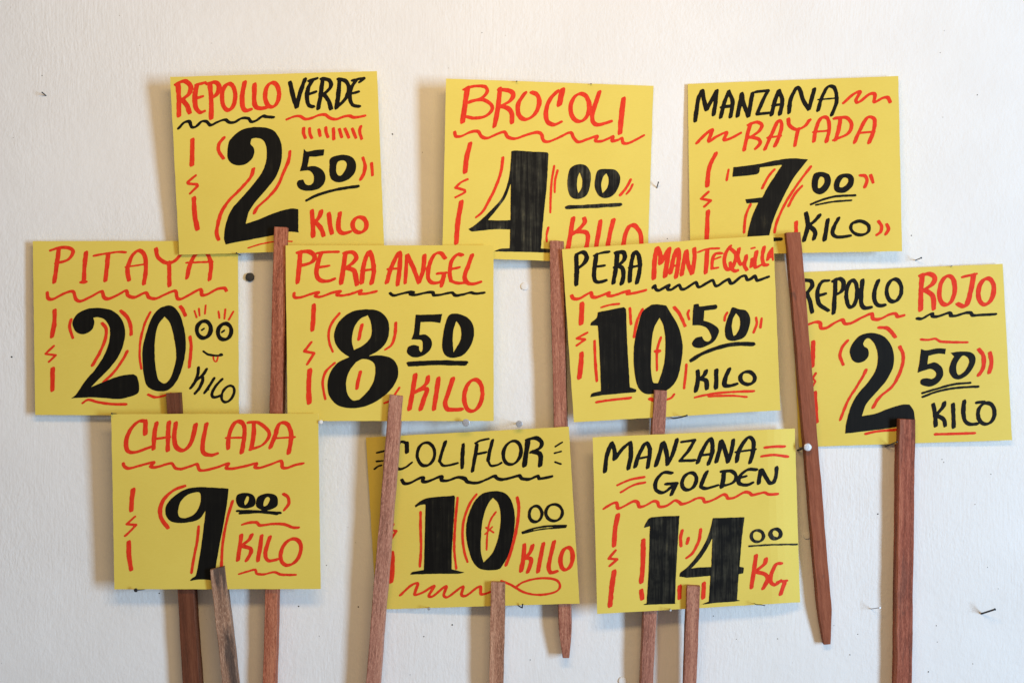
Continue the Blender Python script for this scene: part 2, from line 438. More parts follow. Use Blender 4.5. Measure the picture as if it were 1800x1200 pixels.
K = 3.429
ZS = 0.87
GROUPNAME = {'n': 'product_name', 'p': 'price_figures', 'u': 'unit_word', 'd': 'dollar_sign'}
SIGNS = [
dict(key='verde', o=(280, 110), label="yellow card reading REPOLLO VERDE 2 50 KILO on a reddish stick, at the upper left",
 corners=[(65, 88), (1312, 52), (1356, 1124), (120, 1158)], z=(53, 36, 34, 28), ink=M_black,
 stick=((493, 399, 34), (470.5, 1290, 19), 22.5, 21.5, 24, 0.0),
 marks='''
n r 28 112,125 118,220 118,322 | 100,132 150,112 187,140 182,185 135,228 | 138,222 168,262 183,305
n r 28 228,135 215,200 220,270 245,300 270,295
n r 24 222,135 275,122 | 215,218 260,206
n r 28 305,130 313,230 313,338 | 290,128 340,120 360,150 345,195 312,215
n r 26 E 418 208 40 80 2
n r 28 515,118 500,200 502,265 520,290 553,284
n r 28 575,130 572,220 580,265 605,277 650,272
n r 26 E 680 195 42 74 3
n b 26 788,118 805,200 828,270c 850,180 878,100
n b 25 925,105 900,150 890,210 900,255 928,268 | 905,110 948,98 | 893,195 942,178
n b 25 985,100 972,200 958,280 | 978,98 1025,108 1032,150 985,196 | 990,192 1020,230 1035,280
n b 25 1088,100 1078,200 1068,275 | 1078,98 1125,115 1143,165 1118,225 1068,272
n b 23 1190,105 1160,150 1150,210 1165,255 1207,266 | 1150,190 1198,178
n b 20:12 1165,108 1232,96 1208,118
n b 20:12 116,398 150,362 182,357 195,388 220,388 255,356 285,357 310,378 350,360 395,345 422,362 455,360 495,337 535,337 555,358 585,350 622,324 650,328 690,331
n r 20:12 770,343 820,324 850,325 880,342 920,335 960,318 1000,315 1030,335 1065,343 1110,327 1145,322 1175,332 1238,322
a r 19:13 872,395 870,425 880,455 | 906,397 908,430 920,455 | 962,405 970,442 | 1003,392 1005,415 1016,450 | 1050,398 1052,462 | 1086,402 1100,450 | 1120,400 1142,452 | 1163,400 1185,454
a r 19 1215,385 1208,415 1220,460
a r 27 200,464 197,618
a r 15 220,680 175,718 175,730 228,735 230,745 185,790
a r 27 208,815 214,920 230,1005
a r 21 390,452 360,492 358,535 388,578
a r 22 568,640 552,690 480,772 420,832 375,902 352,980 346,1030 358,1068
a r 19 788,535 780,590 750,660 710,750 650,820 592,872 572,908
a r 20 1228,573 1240,620 1234,665 1214,706
a r 17 1280,606 1285,680
a r 9 535,1117 620,1092 720,1076 800,1078
p b F 430,462 500,405 590,389 680,405 725,460 740,530 732,610 702,690 640,770 580,840 540,900 521,972c 600,945 700,905 790,880 838,884c 838,1015c 842,1024c 775,1020 690,1040 560,1065 450,1085 400,1097c 390,1050 405,960 440,880 510,800 570,730 620,660 645,590 645,510 625,468 590,455 555,460c 550,490 572,520 565,570 530,607 480,621 435,607 412,572 413,510
p b F 872,520c 890,537 940,528 995,524c 990,560c 945,567 905,567c 893,628c 940,625 985,650 1002,690 990,735 950,765 890,773 845,760 830,735 838,712 868,705c 885,735 912,738 930,718 930,680 905,652 848,655c 862,600
p b F 1030,580 1075,560 1130,558 1170,578 1187,620 1175,670 1130,710 1080,722 1040,705 1025,665 1027,620 / 1075,600 1112,590 1130,610 1120,650 1097,680 1078,680 1066,650
p b 22:14 890,830 950,800 1050,770 1130,755 1198,746
u r 27 920,892 926,980 928,1048 | 975,895 965,930 932,968 | 938,958 975,1000 990,1043
u r 27 1022,908 1030,980 1040,1030 | 1090,905 1080,970 1085,1012 1110,1030 1150,1020
u r 27 E 1207 978 42 47 3
'''),
dict(key='brocoli', o=(760, 120), label="yellow card reading BROCOLI 4 00 KILO in red and black, at the upper centre",
 corners=[(83, 63), (1333, 107), (1297, 1180), (60, 1140)], z=(56, 10, 12, 44), ink=M_streak,
 stick=((979, 423, 28), (995.5, 1157, 20), 23.5, 22, 24, 0.12), tip=62, stick_label="rosy stick tapering to a pointed tip",
 marks='''
n r 31 212,118 200,200 182,325
n r 22:13 190,128 250,110 315,112 332,140 300,178 222,208
n r 24 225,200 300,190 350,215 360,250 320,290 250,302 205,292
n r 28 408,122 397,230 374,352 | 402,130 460,135 488,160 470,197 402,235 | 400,228 450,240 478,272 480,330
n r 27 560,148 520,212 520,278 560,310 615,280 645,212 632,162 598,145
n r 34 785,128 765,222
n r 27 755,138 708,190 685,260 692,318 730,342 775,325
n r 26 E 890 238 56 84 5
n r 27 1008,142 985,210 965,280 970,325 1000,342 1075,322
n r 30 1153,182 1140,290 1131,392
n r 21:13 135,385 142,410 175,410 230,385 275,382 295,410 330,422 390,397 435,385 455,415 500,425 560,405 620,388 655,395 670,435 700,443 760,420 830,388 852,420 880,445 930,430 992,410 985,438 1020,440 1060,425 1088,412 1085,438 1120,433 1142,422 1150,450 1180,453 1230,430 1275,405
a r 29 228,453 207,540 197,628
a r 15 212,670 170,690 140,720c 195,735c 195,748 140,778
a r 29 176,802 155,920 145,1055
a r 17 425,538 415,620 380,720 330,820 300,868 265,898
a r 12 735,588 720,680 713,780 712,870 | 755,615 740,680 738,748 | 700,960 690,1000 690,1045
a r 15 1196,670 1170,720 1132,766
a r 13 1208,700 1190,735 1170,758
p b F 476,500c 500,496 600,503 692,508 700,520c 690,700 666,940 655,1086c 720,1090c 720,1112c 600,1108 440,1105 375,1103c 410,1088 467,1085c 469,972c 380,970 300,978 240,983 217,970c 270,935 350,860 420,780 455,690 470,600 / 473,695c 440,780 390,850 335,915c 400,918 471,915c
p b F 835,600 880,579 930,590 955,640 950,710 930,765 880,788 835,775 815,720 818,650 / 888,628c 903,670 900,720 880,755c 872,710 875,660
p b F 1000,615 1050,607 1105,615 1132,655 1125,710 1095,760 1050,782 1005,770 980,720 983,660 / 1050,632c 1063,670 1055,720 1025,755c 1018,700 1030,655
p b 24:17 812,838 960,832 1134,822
u r 27 848,903 835,990 815,1100 | 915,903 918,930 880,975 840,1005 | 860,985 925,988 938,1020 925,1100
u r 27 1013,920 1000,1000 982,1110 | 1092,912 1070,1000 1055,1100 1065,1150 | 1160,1130 1152,1070 1165,1000 1190,950 1222,950 1255,1000 1258,1080 1240,1130
'''),
dict(key='rayada', o=(1190, 120), label="yellow card reading MANZANA RAYADA 7 00 KILO on a dark red stick, upper right",
 corners=[(65, 95), (1334, 48), (1357, 1102), (80, 1126)], z=(6, 18, 44, 18), ink=M_half, gaps=0.012,
 stick=((1395.5, 408, 36), (1456, 1133, 9), 24.5, 23, 22, 0.05), tip=70, stick_label="smooth dark red stick tapering to a blunt tip",
 marks='''
n b 25 150,135 128,190 110,320 | 155,138 162,190 178,252c 238,140 | 240,135 232,210 220,282
n b 24 312,140 285,210 263,298 | 312,138 335,205 322,296 | 268,235 332,228
n b 25 390,152 378,220 365,290 | 390,152 405,220 430,290c 455,150
n b 22:13 475,143 550,135c 525,180 482,278c 555,270
n b 25 612,138 590,200 570,282 | 615,135 635,195 620,280
n b 15 575,226 640,216
n b 24 675,270 685,190 720,118 738,125 760,190 795,250c 828,125
n b 23 850,256 872,180 910,112 950,122 962,200 932,285
n b 10 850,190 972,180
n r 22:13 1005,210 1060,160 1103,142 1080,190 1085,208 1110,197 1160,157 1193,158 1190,205 1240,180 1270,177 1285,205
n r 22:13 120,452 170,400 212,372 193,440 240,412 298,388 285,432 330,420 382,392
n r 23 442,335 425,400 405,495 | 430,342 480,325 512,345 490,385 425,425 | 430,415 488,425 502,450 476,484
n r 23 530,490 570,400 610,318 632,335 620,400 590,470
n r 13 545,420 628,408
n r 23 672,305 678,345 720,370 770,350 800,312 | 732,365 720,420 710,468
n r 23 825,442 840,360 870,300 908,305 918,370 900,445
n r 13 820,386 915,376
n r 23 985,300 975,370 955,435 | 950,302 1020,298 1053,340 1030,395 945,433
n r 24 1070,450 1100,380 1148,298 1190,310 1185,380 1158,450
n r 13 1090,392 1192,382
a r 25 235,512 195,600 182,712
a r 14 190,745 145,787c 205,797c 165,835
a r 25 187,860 182,950 180,1040
a r 13 312,610 300,675
a r 14 588,610 550,655 513,725 | 808,592 740,682 670,785 626,870 600,935 588,990 | 755,708 710,760 672,832 | 444,820 415,890 404,990
a r 24 718,928 718,990
a r 19 1105,645 1135,650 1145,680 1132,718 | 1168,645 1183,690
a r 20 1215,922 1233,950 1228,985 1207,1003 | 1265,940 1275,970 1260,1000
p b F 340,597c 490,578 560,563 640,548 700,543 790,550c 740,612 692,680 640,780 598,870 570,950 548,1055c 420,1055c 430,980 455,890 490,810c 420,815c 413,790c 515,778c 545,720 590,650 635,582c 560,592 500,598c 490,635 440,645 335,655c
p b 22:16 400,1045 520,1035 628,1030
p b F 825,640 870,625 915,640 928,680 910,730 865,760 825,745 812,700 / 865,655 885,660 888,690 865,720 850,720 852,680
p b F 965,655 1010,635 1050,640 1068,670 1055,715 1010,750 960,745 945,710 / 1005,660 1030,665 1030,690 1005,715 980,715 985,685
p b 14 808,820 880,792 960,772 1075,766
p b 12 838,824 940,805 1052,796
u b 26 778,872 788,950 765,1040 | 860,885 830,920 788,955 | 795,948 832,985 825,1030 | 910,912 900,970 890,1035
u b 24 975,902 945,960 940,1000 970,1018 1045,1010
u b 20 E 1103 962 56 42 8
u b 14 1068,932 1110,925 1160,948
'''),
dict(key='pitaya', o=(40, 400), label="yellow card reading PITAYA 20 00 KILO with a smiling face, at the far left",
 corners=[(60, 82), (1297, 80), (1303, 1133), (75, 1128)], z=(18, 18, 24, 22), ink=M_black,
 stick=((304, 690, 23), (341.5, 1290, 17), 24, 30, 25, 0.0), stick_label="brown planed stick",
 marks='''
n r 26 218,125 205,230 190,330
n r 22:13 168,137 230,120 290,127 303,152 270,195 200,215
n r 26 382,148 372,240 368,320 | 352,328 380,328
n r 13 427,170 500,157 580,147 622,149
n r 26 515,157 507,240 498,320
n r 25 640,317 632,250 660,170 700,138 735,170 742,250 730,340
n r 11 620,238 750,218
n r 25 803,127 815,178 860,210 910,205 950,165 | 880,207 883,280 885,350
n r 25 990,305 1010,220 1050,150 1090,130 1120,170 1135,230 1125,315
n r 12 985,212 1145,206
n r 22:13 147,390 155,428 185,430 250,397 302,385 320,430 350,443 410,417 473,385 490,420 515,430 570,407 622,380 635,410 675,420 740,392 760,420 800,428 860,402 918,382 932,425 955,430 1010,402 1070,372 1080,405 1110,403 1170,372 1215,364 1228,380
a r 26 193,497 190,580 176,658
a r 13 188,712 137,760c 200,768c 158,808
a r 26 181,848 179,980
a r 17 292,552 283,600 302,665
a r 21 590,500 630,540 650,590 653,645
a r 19 478,575 503,610 495,680 460,760 420,830
a r 15 630,744 600,800 550,870 487,930
a r 15 360,1057 395,1037 450,1050 530,1062 625,1064
a r 13 770,508 735,580 710,680 705,770 715,850
a r 22 950,475 968,500 980,530
a r 18 1008,657 1015,720 1004,840
a r 16 755,1005 800,1022 850,1012 890,1000
a r 11 1035,502 1048,540 | 1062,488 1066,530 | 1103,468 1098,520 | 1180,505 1186,545 | 1222,492 1215,550 | 1270,505 1242,555
p b F 300,570 330,520 390,490 460,484 540,500 595,550 617,620 610,690 580,770 520,850 450,920 410,962c 480,932 580,895 668,882c 690,900 702,960 690,1000 620,1025 570,1032 480,1025 400,1022 330,1025 292,1028c 320,1005 380,920 440,850 490,770 520,690 525,610 500,560 460,540 425,543c 432,570 420,610 390,635 350,641 315,620
p b F 850,475 900,472 945,520 975,620 983,720 965,830 930,920 880,975 820,986 770,970 742,940 725,850 722,740 740,650 775,550 810,500 / 855,535c 890,580 915,680 925,780 905,870 880,920 850,938 815,910 797,800 797,680 815,590
@ 320 560 7.5
a b 28 280,428 340,468 440,486 528,480
a b 30 505,468 525,470
a r 20 412,500 425,555 455,562 475,500
p b 50:38 E 288 142 92 112 8
p b 48:38 E 562 170 88 106 12
p b 26 262,150 290,130 | 525,178 555,156
u b 38 218,640 207,740 172,830 112,915 | 325,660 275,740 190,810 | 275,765 268,830 225,920 172,985
u b 36 425,780 370,870 295,980 | 530,795 450,880 395,980 405,1028 450,1033 510,1010
u b 20 330,945 350,935
u b 33 E 605 990 72 116 28
'''),
dict(key='angel', o=(480, 410), label="yellow card reading PERA ANGEL 8 50 KILO, its stick crossing the COLIFLOR card",
 corners=[(75, 73), (1328, 73), (1330, 1130), (88, 1130)], z=(52, 57, 46, 50), ink=M_black,
 stick=((696, 694.5, 48), (648, 1290, 26), 23, 24, 25, 0.0),
 marks='''
n r 28 165,110 157,200 147,298 | 150,115 215,110 250,140 232,175 162,197
n r 15 265,120 330,113 395,112
n r 27 290,118 268,190 262,248 285,283 330,288 368,276
n r 18:11 268,207 337,196
n r 28 437,115 425,200 410,303 | 430,118 480,115 502,145 480,180 425,215 | 440,207 490,230 505,310
n r 27 535,300 545,200 577,112 600,160 607,235 593,302
n r 14 530,226 610,216
n r 26 685,298 715,200 762,115 764,200 750,312
n r 14 690,216 765,211
n r 21:13 806,132 802,220 796,300
n r 26 812,130 850,220 880,298c 905,220 913,132
n r 25 1037,150 1010,118 970,132 940,200 935,268 960,298 1010,292 1030,260
n r 20:12 990,242 1045,238
n r 24 1032,240 1015,320
n r 24 1140,132 1110,128 1075,170 1065,240 1072,285
n r 20:12 1070,285 1110,300 1160,298 | 1072,216 1122,206
n r 26 1200,130 1175,200 1155,258 1165,293 1200,306 1250,294
n r 20:12 127,360 130,385 170,385 240,362 275,357 255,378 290,382 350,360 405,350 385,370 420,375 480,362 530,345 522,363 560,363 623,350
n b 19:11 705,360 728,374 770,365 820,354 848,356 826,366 860,371 930,356 965,357 968,372 1010,370 1078,357 1100,374 1140,370 1190,357 1222,363 1273,358
a r 26 245,430 243,510 236,585
a r 15 232,655 188,710c 248,722c 205,790
a r 29 222,822 215,920 218,1022
a r 14 400,482 355,540 335,600 340,660 360,713 | 372,780 320,830 300,890 305,950 315,998
a r 17 740,538 735,610 715,670 677,700
a r 13 762,928 735,970 | 670,1022 705,1010
a r 20 537,550 525,600 517,640 | 527,832 515,880 505,936
p b F 370,600 400,530 470,475 560,458 640,470 690,520 700,590 680,660 630,710 572,740c 640,735 710,750 750,800 750,870 710,940 640,1000 560,1040 470,1053 390,1035 340,980 328,910 345,840 390,780 460,745c 410,710 375,660 / 572,492c 592,550 590,620 550,670 488,703c 476,650 485,580 520,520 / 500,775c 540,757 590,767 615,800 612,870 580,940 520,1002c 480,1005 450,970 440,900 460,830
p b F 860,490c 940,490 1020,486c 1008,540c 950,533 890,535c 882,612c 920,610 950,635 958,670 940,710 890,742 840,744 808,718 815,685 850,672 880,680c 882,705 895,715 903,685 895,645 835,638c 850,590
p b F 1060,495 1100,483 1160,500 1200,540 1212,600 1195,670 1150,730 1090,750 1040,735 1020,690 1025,610 1040,540 / 1105,528c 1130,570 1130,640 1088,718c 1083,650 1088,580
p b 20:15 815,782 1000,775 1168,778 | 820,792 1000,784 1160,788
u r 28 858,850 842,950 822,1060 | 935,862 922,908 850,962 | 852,955 925,937 908,1000 890,1060
u r 28 998,870 985,960 970,1060 | 1085,872 1060,950 1037,1020 1047,1056 1075,1063 1138,1060
u r 26 E 1207 976 54 96 8
'''),
dict(key='mantequilla', o=(970, 400), label="yellow card reading PERA MANTEQUILLA 10 50 KILO, right of the bare stick in the middle",
 corners=[(62, 130), (1335, 45), (1378, 1100), (133, 1172)], z=(50, 54, 40, 46), ink=M_half, gaps=0.03,
 stick=((1161, 685.5, 37), (1133, 1290, 16), 22.5, 22, 24, 0.0),
 marks='''
n b 27 148,168 150,260 148,345 | 150,160 188,148 210,175 195,215 150,250
n b 19:11 255,168 300,152 345,147
n b 26 270,160 258,240 255,298 272,328 325,320
n b 18:11 258,237 318,229
n b 27 395,148 387,240 370,335 | 385,150 430,150 440,182 420,212 380,238 | 390,228 425,245 432,290 420,340
n b 26 470,325 475,240 497,150 525,170 530,250 512,335
n b 15 465,242 535,227
n r 22:13 120,410 132,428 165,428 220,397 237,392 243,415 270,420 330,397 345,392 340,410 370,410 430,390 465,382 455,400 490,396 565,378
a r 28 182,454 180,520 176,580
a r 15 215,632 150,667c 200,674c 150,710
a r 28 180,755 175,830 167,905
a r 16 300,480 350,466 405,460 | 470,485 478,582
a r 14 548,490 515,560 495,660 | 828,497 820,520 828,552 | 1058,512 1045,535 1042,560 | 1232,542 1235,580 1216,632
a r 20 738,480 770,520 803,592
a r 14 1265,547 1258,602 | 812,824 805,900 797,968
a r 16 258,682 262,800 272,925
a r 18 272,1050 360,1038 475,1025
a r 20 590,1030 615,1040
a r 13 738,1003 720,1025 695,1035
a r 13 658,660 635,740 634,860
a r 26 628,742 648,745
p b F 278,510c 350,495 435,479c 448,490c 455,700 471,962c 510,975c 505,990 400,1000 300,1010 233,1021c 242,998 297,985c 290,800 278,590c 232,589c 240,570 270,545
p b F 600,465c 640,462 690,470c 720,520 765,600 788,700 782,800 755,910 700,975 610,1000 560,998 520,960 500,880 493,780 500,680 520,590 545,510 / 650,540c 675,600 685,700 675,830 640,938c 610,930 598,850 600,720 615,610
p b F 855,463c 885,460 890,475 990,463c 998,475 990,490 920,500c 915,560c 960,575 1005,610 1000,650 970,692 900,724 860,720 845,697 868,665 905,655c 920,680 945,685 962,660 940,610 900,590 848,588c 850,520
p b F 1090,480 1130,492 1170,500 1195,540 1190,600 1160,660 1100,682 1055,670 1043,620 1055,560 1075,510 / 1110,515c 1130,540 1135,590 1115,640 1095,655c 1085,600 1092,550
p b 26:19 842,800 900,762 1000,724 1100,702 1215,702
u b 26 880,862 880,920 868,985 | 930,862 918,890 882,915 | 890,910 930,922 935,970 | 992,857 990,968 | 1070,850 1045,910 1042,948 1070,953 1115,942
u b 25 E 1180 906 44 38 10
u r 17 864,1022 960,1002 1080,990 1218,985
u r 13 945,1016 1080,1012 1175,1020
@ 1140 410 7.5
n r 61 112,192 85,330 68,598 | 122,195 155,270 158,395c 270,205 | 272,200 245,380 217,570
n r 57 290,525 330,330 378,212 400,230 395,380 362,583
n r 32 300,435 395,420
n r 57 500,232 465,380 437,548 | 500,235 522,400 572,530c 605,350 605,200
n r 28 650,250 780,207 935,199
n r 57 775,228 765,380 755,523
n r 44 965,267 885,267 845,340 835,468
n r 28 830,468 920,452 | 860,345 950,312
n r 50 1080,168 1020,260 1000,380 1030,468 1090,468 1138,380 1148,275 1085,205
n r 42 1078,388 1090,460 1140,498 1175,490
n r 50 1195,202 1177,320 1215,408 1270,372 1290,290c 1265,420 1295,483
n r 46 1365,335 1352,443
n r 28 1355,200 1400,190
n r 50 1425,240 1402,370 1412,448 1475,422 | 1525,178 1502,300 1517,408 1570,418
n r 50 1570,350 1600,250 1645,195 | 1640,195 1650,345
n r 42 1580,320 1650,300
n b 41 55,720 85,690 95,735 140,753 220,707 275,682 252,733 300,743 400,682 430,733 480,733 560,682 625,647 650,703 690,703 800,637 850,622 880,688 920,688 1000,632 1060,607 1080,658 1120,653 1220,572 1280,562 1300,613 1350,600 1400,562 1430,618 1470,613 1585,572
'''),
dict(key='rojo', o=(1380, 450), label="yellow card reading REPOLLO ROJO 2 50 KILO, at the far right behind a dark stick",
 corners=[(35, 100), (1312, 47), (1368, 1108), (83, 1150)], z=(5, 12, 18, 6), ink=M_black,
 stick=((1595.5, 737, 15), (1588.5, 1290, 14), 27.5, 27, 26, 0.02), stick_label="mahogany red stick with a chipped left edge",
 marks='''
n b 26 105,150 110,240 100,340 | 118,145 158,152 163,182 130,225 | 130,225 150,270 163,340
n b 25 235,150 210,170 195,225 207,290 262,328 | 195,240 242,228
n b 20:12 225,150 265,148
n b 26 305,140 300,240 292,345 | 290,150 330,137 353,160 343,210 300,236
n b 25 E 402 227 32 82 4
n b 26 467,145 460,230 460,288 480,313 518,310 | 562,147 540,210 540,268 562,296 600,297
n b 25 E 657 207 44 68 5
n r 29 827,112 820,210 817,325 | 815,117 870,107 903,130 888,170 830,207 | 840,202 890,242 897,318
n r 27 E 977 207 46 88 7
n r 19:11 1070,126 1155,107
n r 30 1137,112 1122,200 1097,288 1075,303 1040,287
n r 28 E 1212 213 46 80 9
n r 22:13 140,412 185,397 212,402 217,433 250,433 300,402 345,384 360,408 400,403 460,372 522,347 530,378 570,380 630,352 665,347 680,365 715,358
n b 20:12 795,375 825,377 870,352 890,347 887,362 920,364 985,342 1000,347 997,360 1030,359 1090,342 1120,342 1130,357 1180,355 1270,350
a r 26 170,515 168,600 165,665
a r 13 185,705 168,735c 183,755c 165,785
a r 27 180,820 182,900 190,1000
a r 19 378,508 345,550 332,600 350,655
a r 23 565,430 620,437 665,488
a r 21 692,545 713,600 700,680 650,780 570,850 530,913
a r 22 488,684 480,708
a r 16 480,708 430,790 380,870 332,988
a r 15 485,1070 560,1055 672,1045
a r 14 820,502 860,505 905,498 940,515 1100,520
a r 24 1167,562 1195,600 1195,670 1167,718
a r 25 1235,582 1245,640 1230,703
u r 15 905,1073 1020,1070 1145,1066
p b F 390,575 405,530 450,480 510,463 580,475 630,520 655,590 650,670 610,750 550,820 490,890 464,963c 540,950 620,920 700,895 750,894c 775,930 783,985 785,1010c 690,1025 600,1040 480,1055 362,1069c 370,1000 400,900 440,830 500,760 545,690 560,610 545,540 515,500 490,498 472,525 478,545c 500,560 503,600 480,630 440,643 405,625
p b F 820,560c 850,568 920,556 970,558c 965,590c 920,588 865,600c 858,652c 905,640 945,670 952,720 920,765 870,786 820,772 820,745 850,735 885,740c 905,728 910,700 880,680 835,690 798,704c 810,640
p b F 1000,583c 1060,574 1120,580 1148,610 1140,660 1100,715 1050,742 1010,730 990,690 1000,640 1020,605c / 1070,600 1100,610 1110,640 1085,690 1050,715 1035,700 1035,650
p b 14 828,825 930,795 1020,772 1118,763 | 830,848 930,812 1050,792 1165,786
u b 25 893,892 905,960 908,1023 | 960,882 950,912 905,962 | 910,957 957,985 965,1023 | 1012,892 1015,960 1018,1030 | 1080,872 1075,940 1083,985 1110,1012 1160,1010
u b 24 E 1213 948 50 64 6
u b 20 1155,882 1200,878
'''),
dict(key='chulada', o=(170, 710), label="yellow card reading CHULADA 9 00 KILO on a weathered stained stick, at the lower left",
 corners=[(87, 60), (1335, 57), (1350, 1113), (107, 1115)], z=(54, 60, 50, 46), ink=M_black,
 stick=((380.5, 998, 46), (413, 1290, 36), 24.5, 27, 25, -0.10), stick_label="weathered stick with grey stains", slant=-.12,
 marks='''
n r 28 295,100 293,180
n r 25 285,102 255,102 205,150 178,220 185,278 230,290 330,256
n r 26 360,112 347,190 343,270 | 435,107 430,190 428,280
n r 15 340,212 440,197
n r 27 478,112 467,190 480,258 525,278 570,230 597,122
n r 26 662,118 645,200 637,268 650,298 690,308 725,298
n r 26 792,268 800,180 838,107 883,120 890,190 874,293
n r 12 778,203 890,201
n r 26 947,112 945,190 930,273
n r 22 912,110 970,110 1025,150 1040,190 1000,245 925,273
n r 26 1047,262 1075,190 1102,118 1148,120 1173,180 1157,296
n r 12 1060,206 1195,198
n r 20:12 160,355 167,375 195,387 260,370 343,350 325,375 355,380 420,362 453,357 475,385 510,390 570,372 603,362 620,395 650,398 720,382 793,357 780,385 820,388 890,374 963,357 955,380 985,383 1050,362 1110,342 1120,380 1150,383 1200,365 1245,357
a r 27 220,513 212,580 208,642
a r 16 230,677 182,722c 238,727c 205,762 172,793
a r 26 193,828 195,910 208,998
a r 25 528,494 470,515 415,560 385,620 387,680 430,745
a r 15 615,735 605,830 585,930 572,1016
a r 16 820,582 790,680 765,800 755,900 752,985
a r 19 1127,540 1153,560 1158,600 1130,638
a r 18 877,725 920,713 963,712 985,730 1060,721 1130,723 1180,742 1218,743
u r 16 858,1022 910,1007 955,997 965,1020 1010,1024 1070,1011 1110,1026 1200,1028
p b F 415,660 420,610 460,560 530,515 610,500 700,502 795,508c 785,600 765,720 740,850 718,980 710,1062c 640,1055 562,1063c 575,1048 598,1030 620,920 640,780 657,638c 620,690 560,710 490,715 440,700 / 615,530 628,560 620,610 590,660 540,685 500,680 490,650 505,590 550,545
p b F 850,545 895,533 940,545 958,580 945,615 895,628 855,615 840,580 / 905,555 918,560 912,590 895,608 890,590
p b F 975,555 1030,537 1080,550 1093,585 1080,620 1020,640 970,625 960,595 / 1030,558 1045,570 1030,605 1008,615 1005,595 1015,570
p b 14 845,643 960,645 1108,655 | 862,657 980,650 1090,660
u r 24 872,787 862,860 850,940 | 935,785 915,820 868,852 | 870,852 925,868 930,892 902,943 | 995,790 985,860 972,943 | 1045,797 1022,870 1018,918 1040,943 1090,935
u r 24 E 1170 890 56 84 24
'''),
dict(key='coliflor', o=(630, 740), label="yellow card reading COLIFLOR 10 00 KILO with a red fish shape, at the lower centre",
 corners=[(45, 98), (1268, 33), (1333, 1097), (107, 1134)], z=(10, 48, 46, 8), ink=M_half, gaps=0.014,
 stick=((876, 1023, 28), (871, 1290, 24), 24.5, 24.5, 25, 0.03),
 marks='''
n b 12 110,190 160,178 | 110,241 150,238 | 97,288 118,272 140,265
n b 24 293,130 292,188
n b 18:11 290,130 252,126 224,190 220,255 242,288 285,277 322,248
n b 20:12 E 407 198 52 70 6
n b 21 525,122 502,190 490,240
n b 15 490,240 510,266 550,264 598,252
n b 22 632,138 628,210 625,282 | 715,140 702,220 687,302
n b 14 705,132 740,115 785,106 | 702,200 770,187
n b 21 810,112 792,180 782,235
n b 15 782,235 800,268 840,262 862,250
n b 22 E 927 190 52 72 16
n b 30 1022,112 1012,190 1000,268
n b 26 1015,112 1070,100 1103,125 1095,160 1040,187
n b 29 1048,182 1095,200 1095,268
n b 12 1228,127 1188,152 | 1222,182 1183,192 | 1185,245 1220,258
n b 22:13 262,352 278,374 310,372 370,342 392,340 388,362 420,362 480,337 502,334 502,355 540,357 600,337 640,345 660,366 720,370 780,347 820,330 840,346 870,351 930,337 970,327 985,345 1030,349 1080,330 1092,345 1130,340 1165,333
a r 27 190,440 200,540
a r 14 210,620 190,655c 230,660c 195,712
a r 28 203,790 205,880 197,968
a r 14 375,545 375,650 378,760 371,875 | 598,460 585,600 578,760 590,888 | 712,440 670,500 635,600 628,700 640,790 658,846
a r 18 957,458 967,520 955,640 920,780 890,868
a r 10 830,545 795,600 778,680 773,775 | 770,640 815,670 | 808,635 765,680
a r 13 862,960 920,985 1000,1030 1090,1045 1180,1030 1215,1000 1200,960 1140,945 1060,950 990,970 950,998
a r 18 252,1048 320,987 357,977 345,1020 342,1045 390,1030 455,992 425,1050 450,1053 527,993 515,1048 540,1058 615,1002 632,998 622,1045 650,1050 715,1002 737,998 737,1038 760,1040 800,1025
p b F 340,507c 380,477 430,460 578,447c 582,460 575,600 565,750 562,890c 600,900 642,910c 600,918 500,918 400,920 312,923c 325,908 395,895c 400,700 405,500c 370,505 345,518c
p b F 735,445 780,425 850,422 900,445 930,500 943,580 935,680 905,800 860,880 830,895 750,893 700,860 670,790 650,690 655,600 690,500 / 812,460c 845,500 858,580 845,690 810,790 755,850c 738,780 740,680 752,580 780,500
p b 19 E 1068 558 38 48 4
p b 19 E 1180 550 50 50 12
p b 12 990,668 1060,645 1140,632 1253,629
p b 9 990,675 1100,651 1250,638
u r 25 1000,742 995,820 980,903 | 1050,747 1035,790 1000,828 | 1003,823 1040,830 1035,870 1020,910 | 1115,735 1098,820 1082,908 | 1180,724 1157,820 1147,880 1160,910 1195,905
u r 25 E 1255 827 36 68 8
'''),
dict(key='golden', o=(1020, 740), label="yellow card reading MANZANA GOLDEN 14 00 KG, at the lower right",
 corners=[(75, 97), (1293, 43), (1325, 1090), (102, 1160)], z=(56, 46, 36, 50), ink=M_streak, gaps=0.010, curl=[('R', .86, -13)],
 stick=((1220.5, 1029, 44), (1210, 1290, 34), 22.5, 21.5, 25, 0.07),
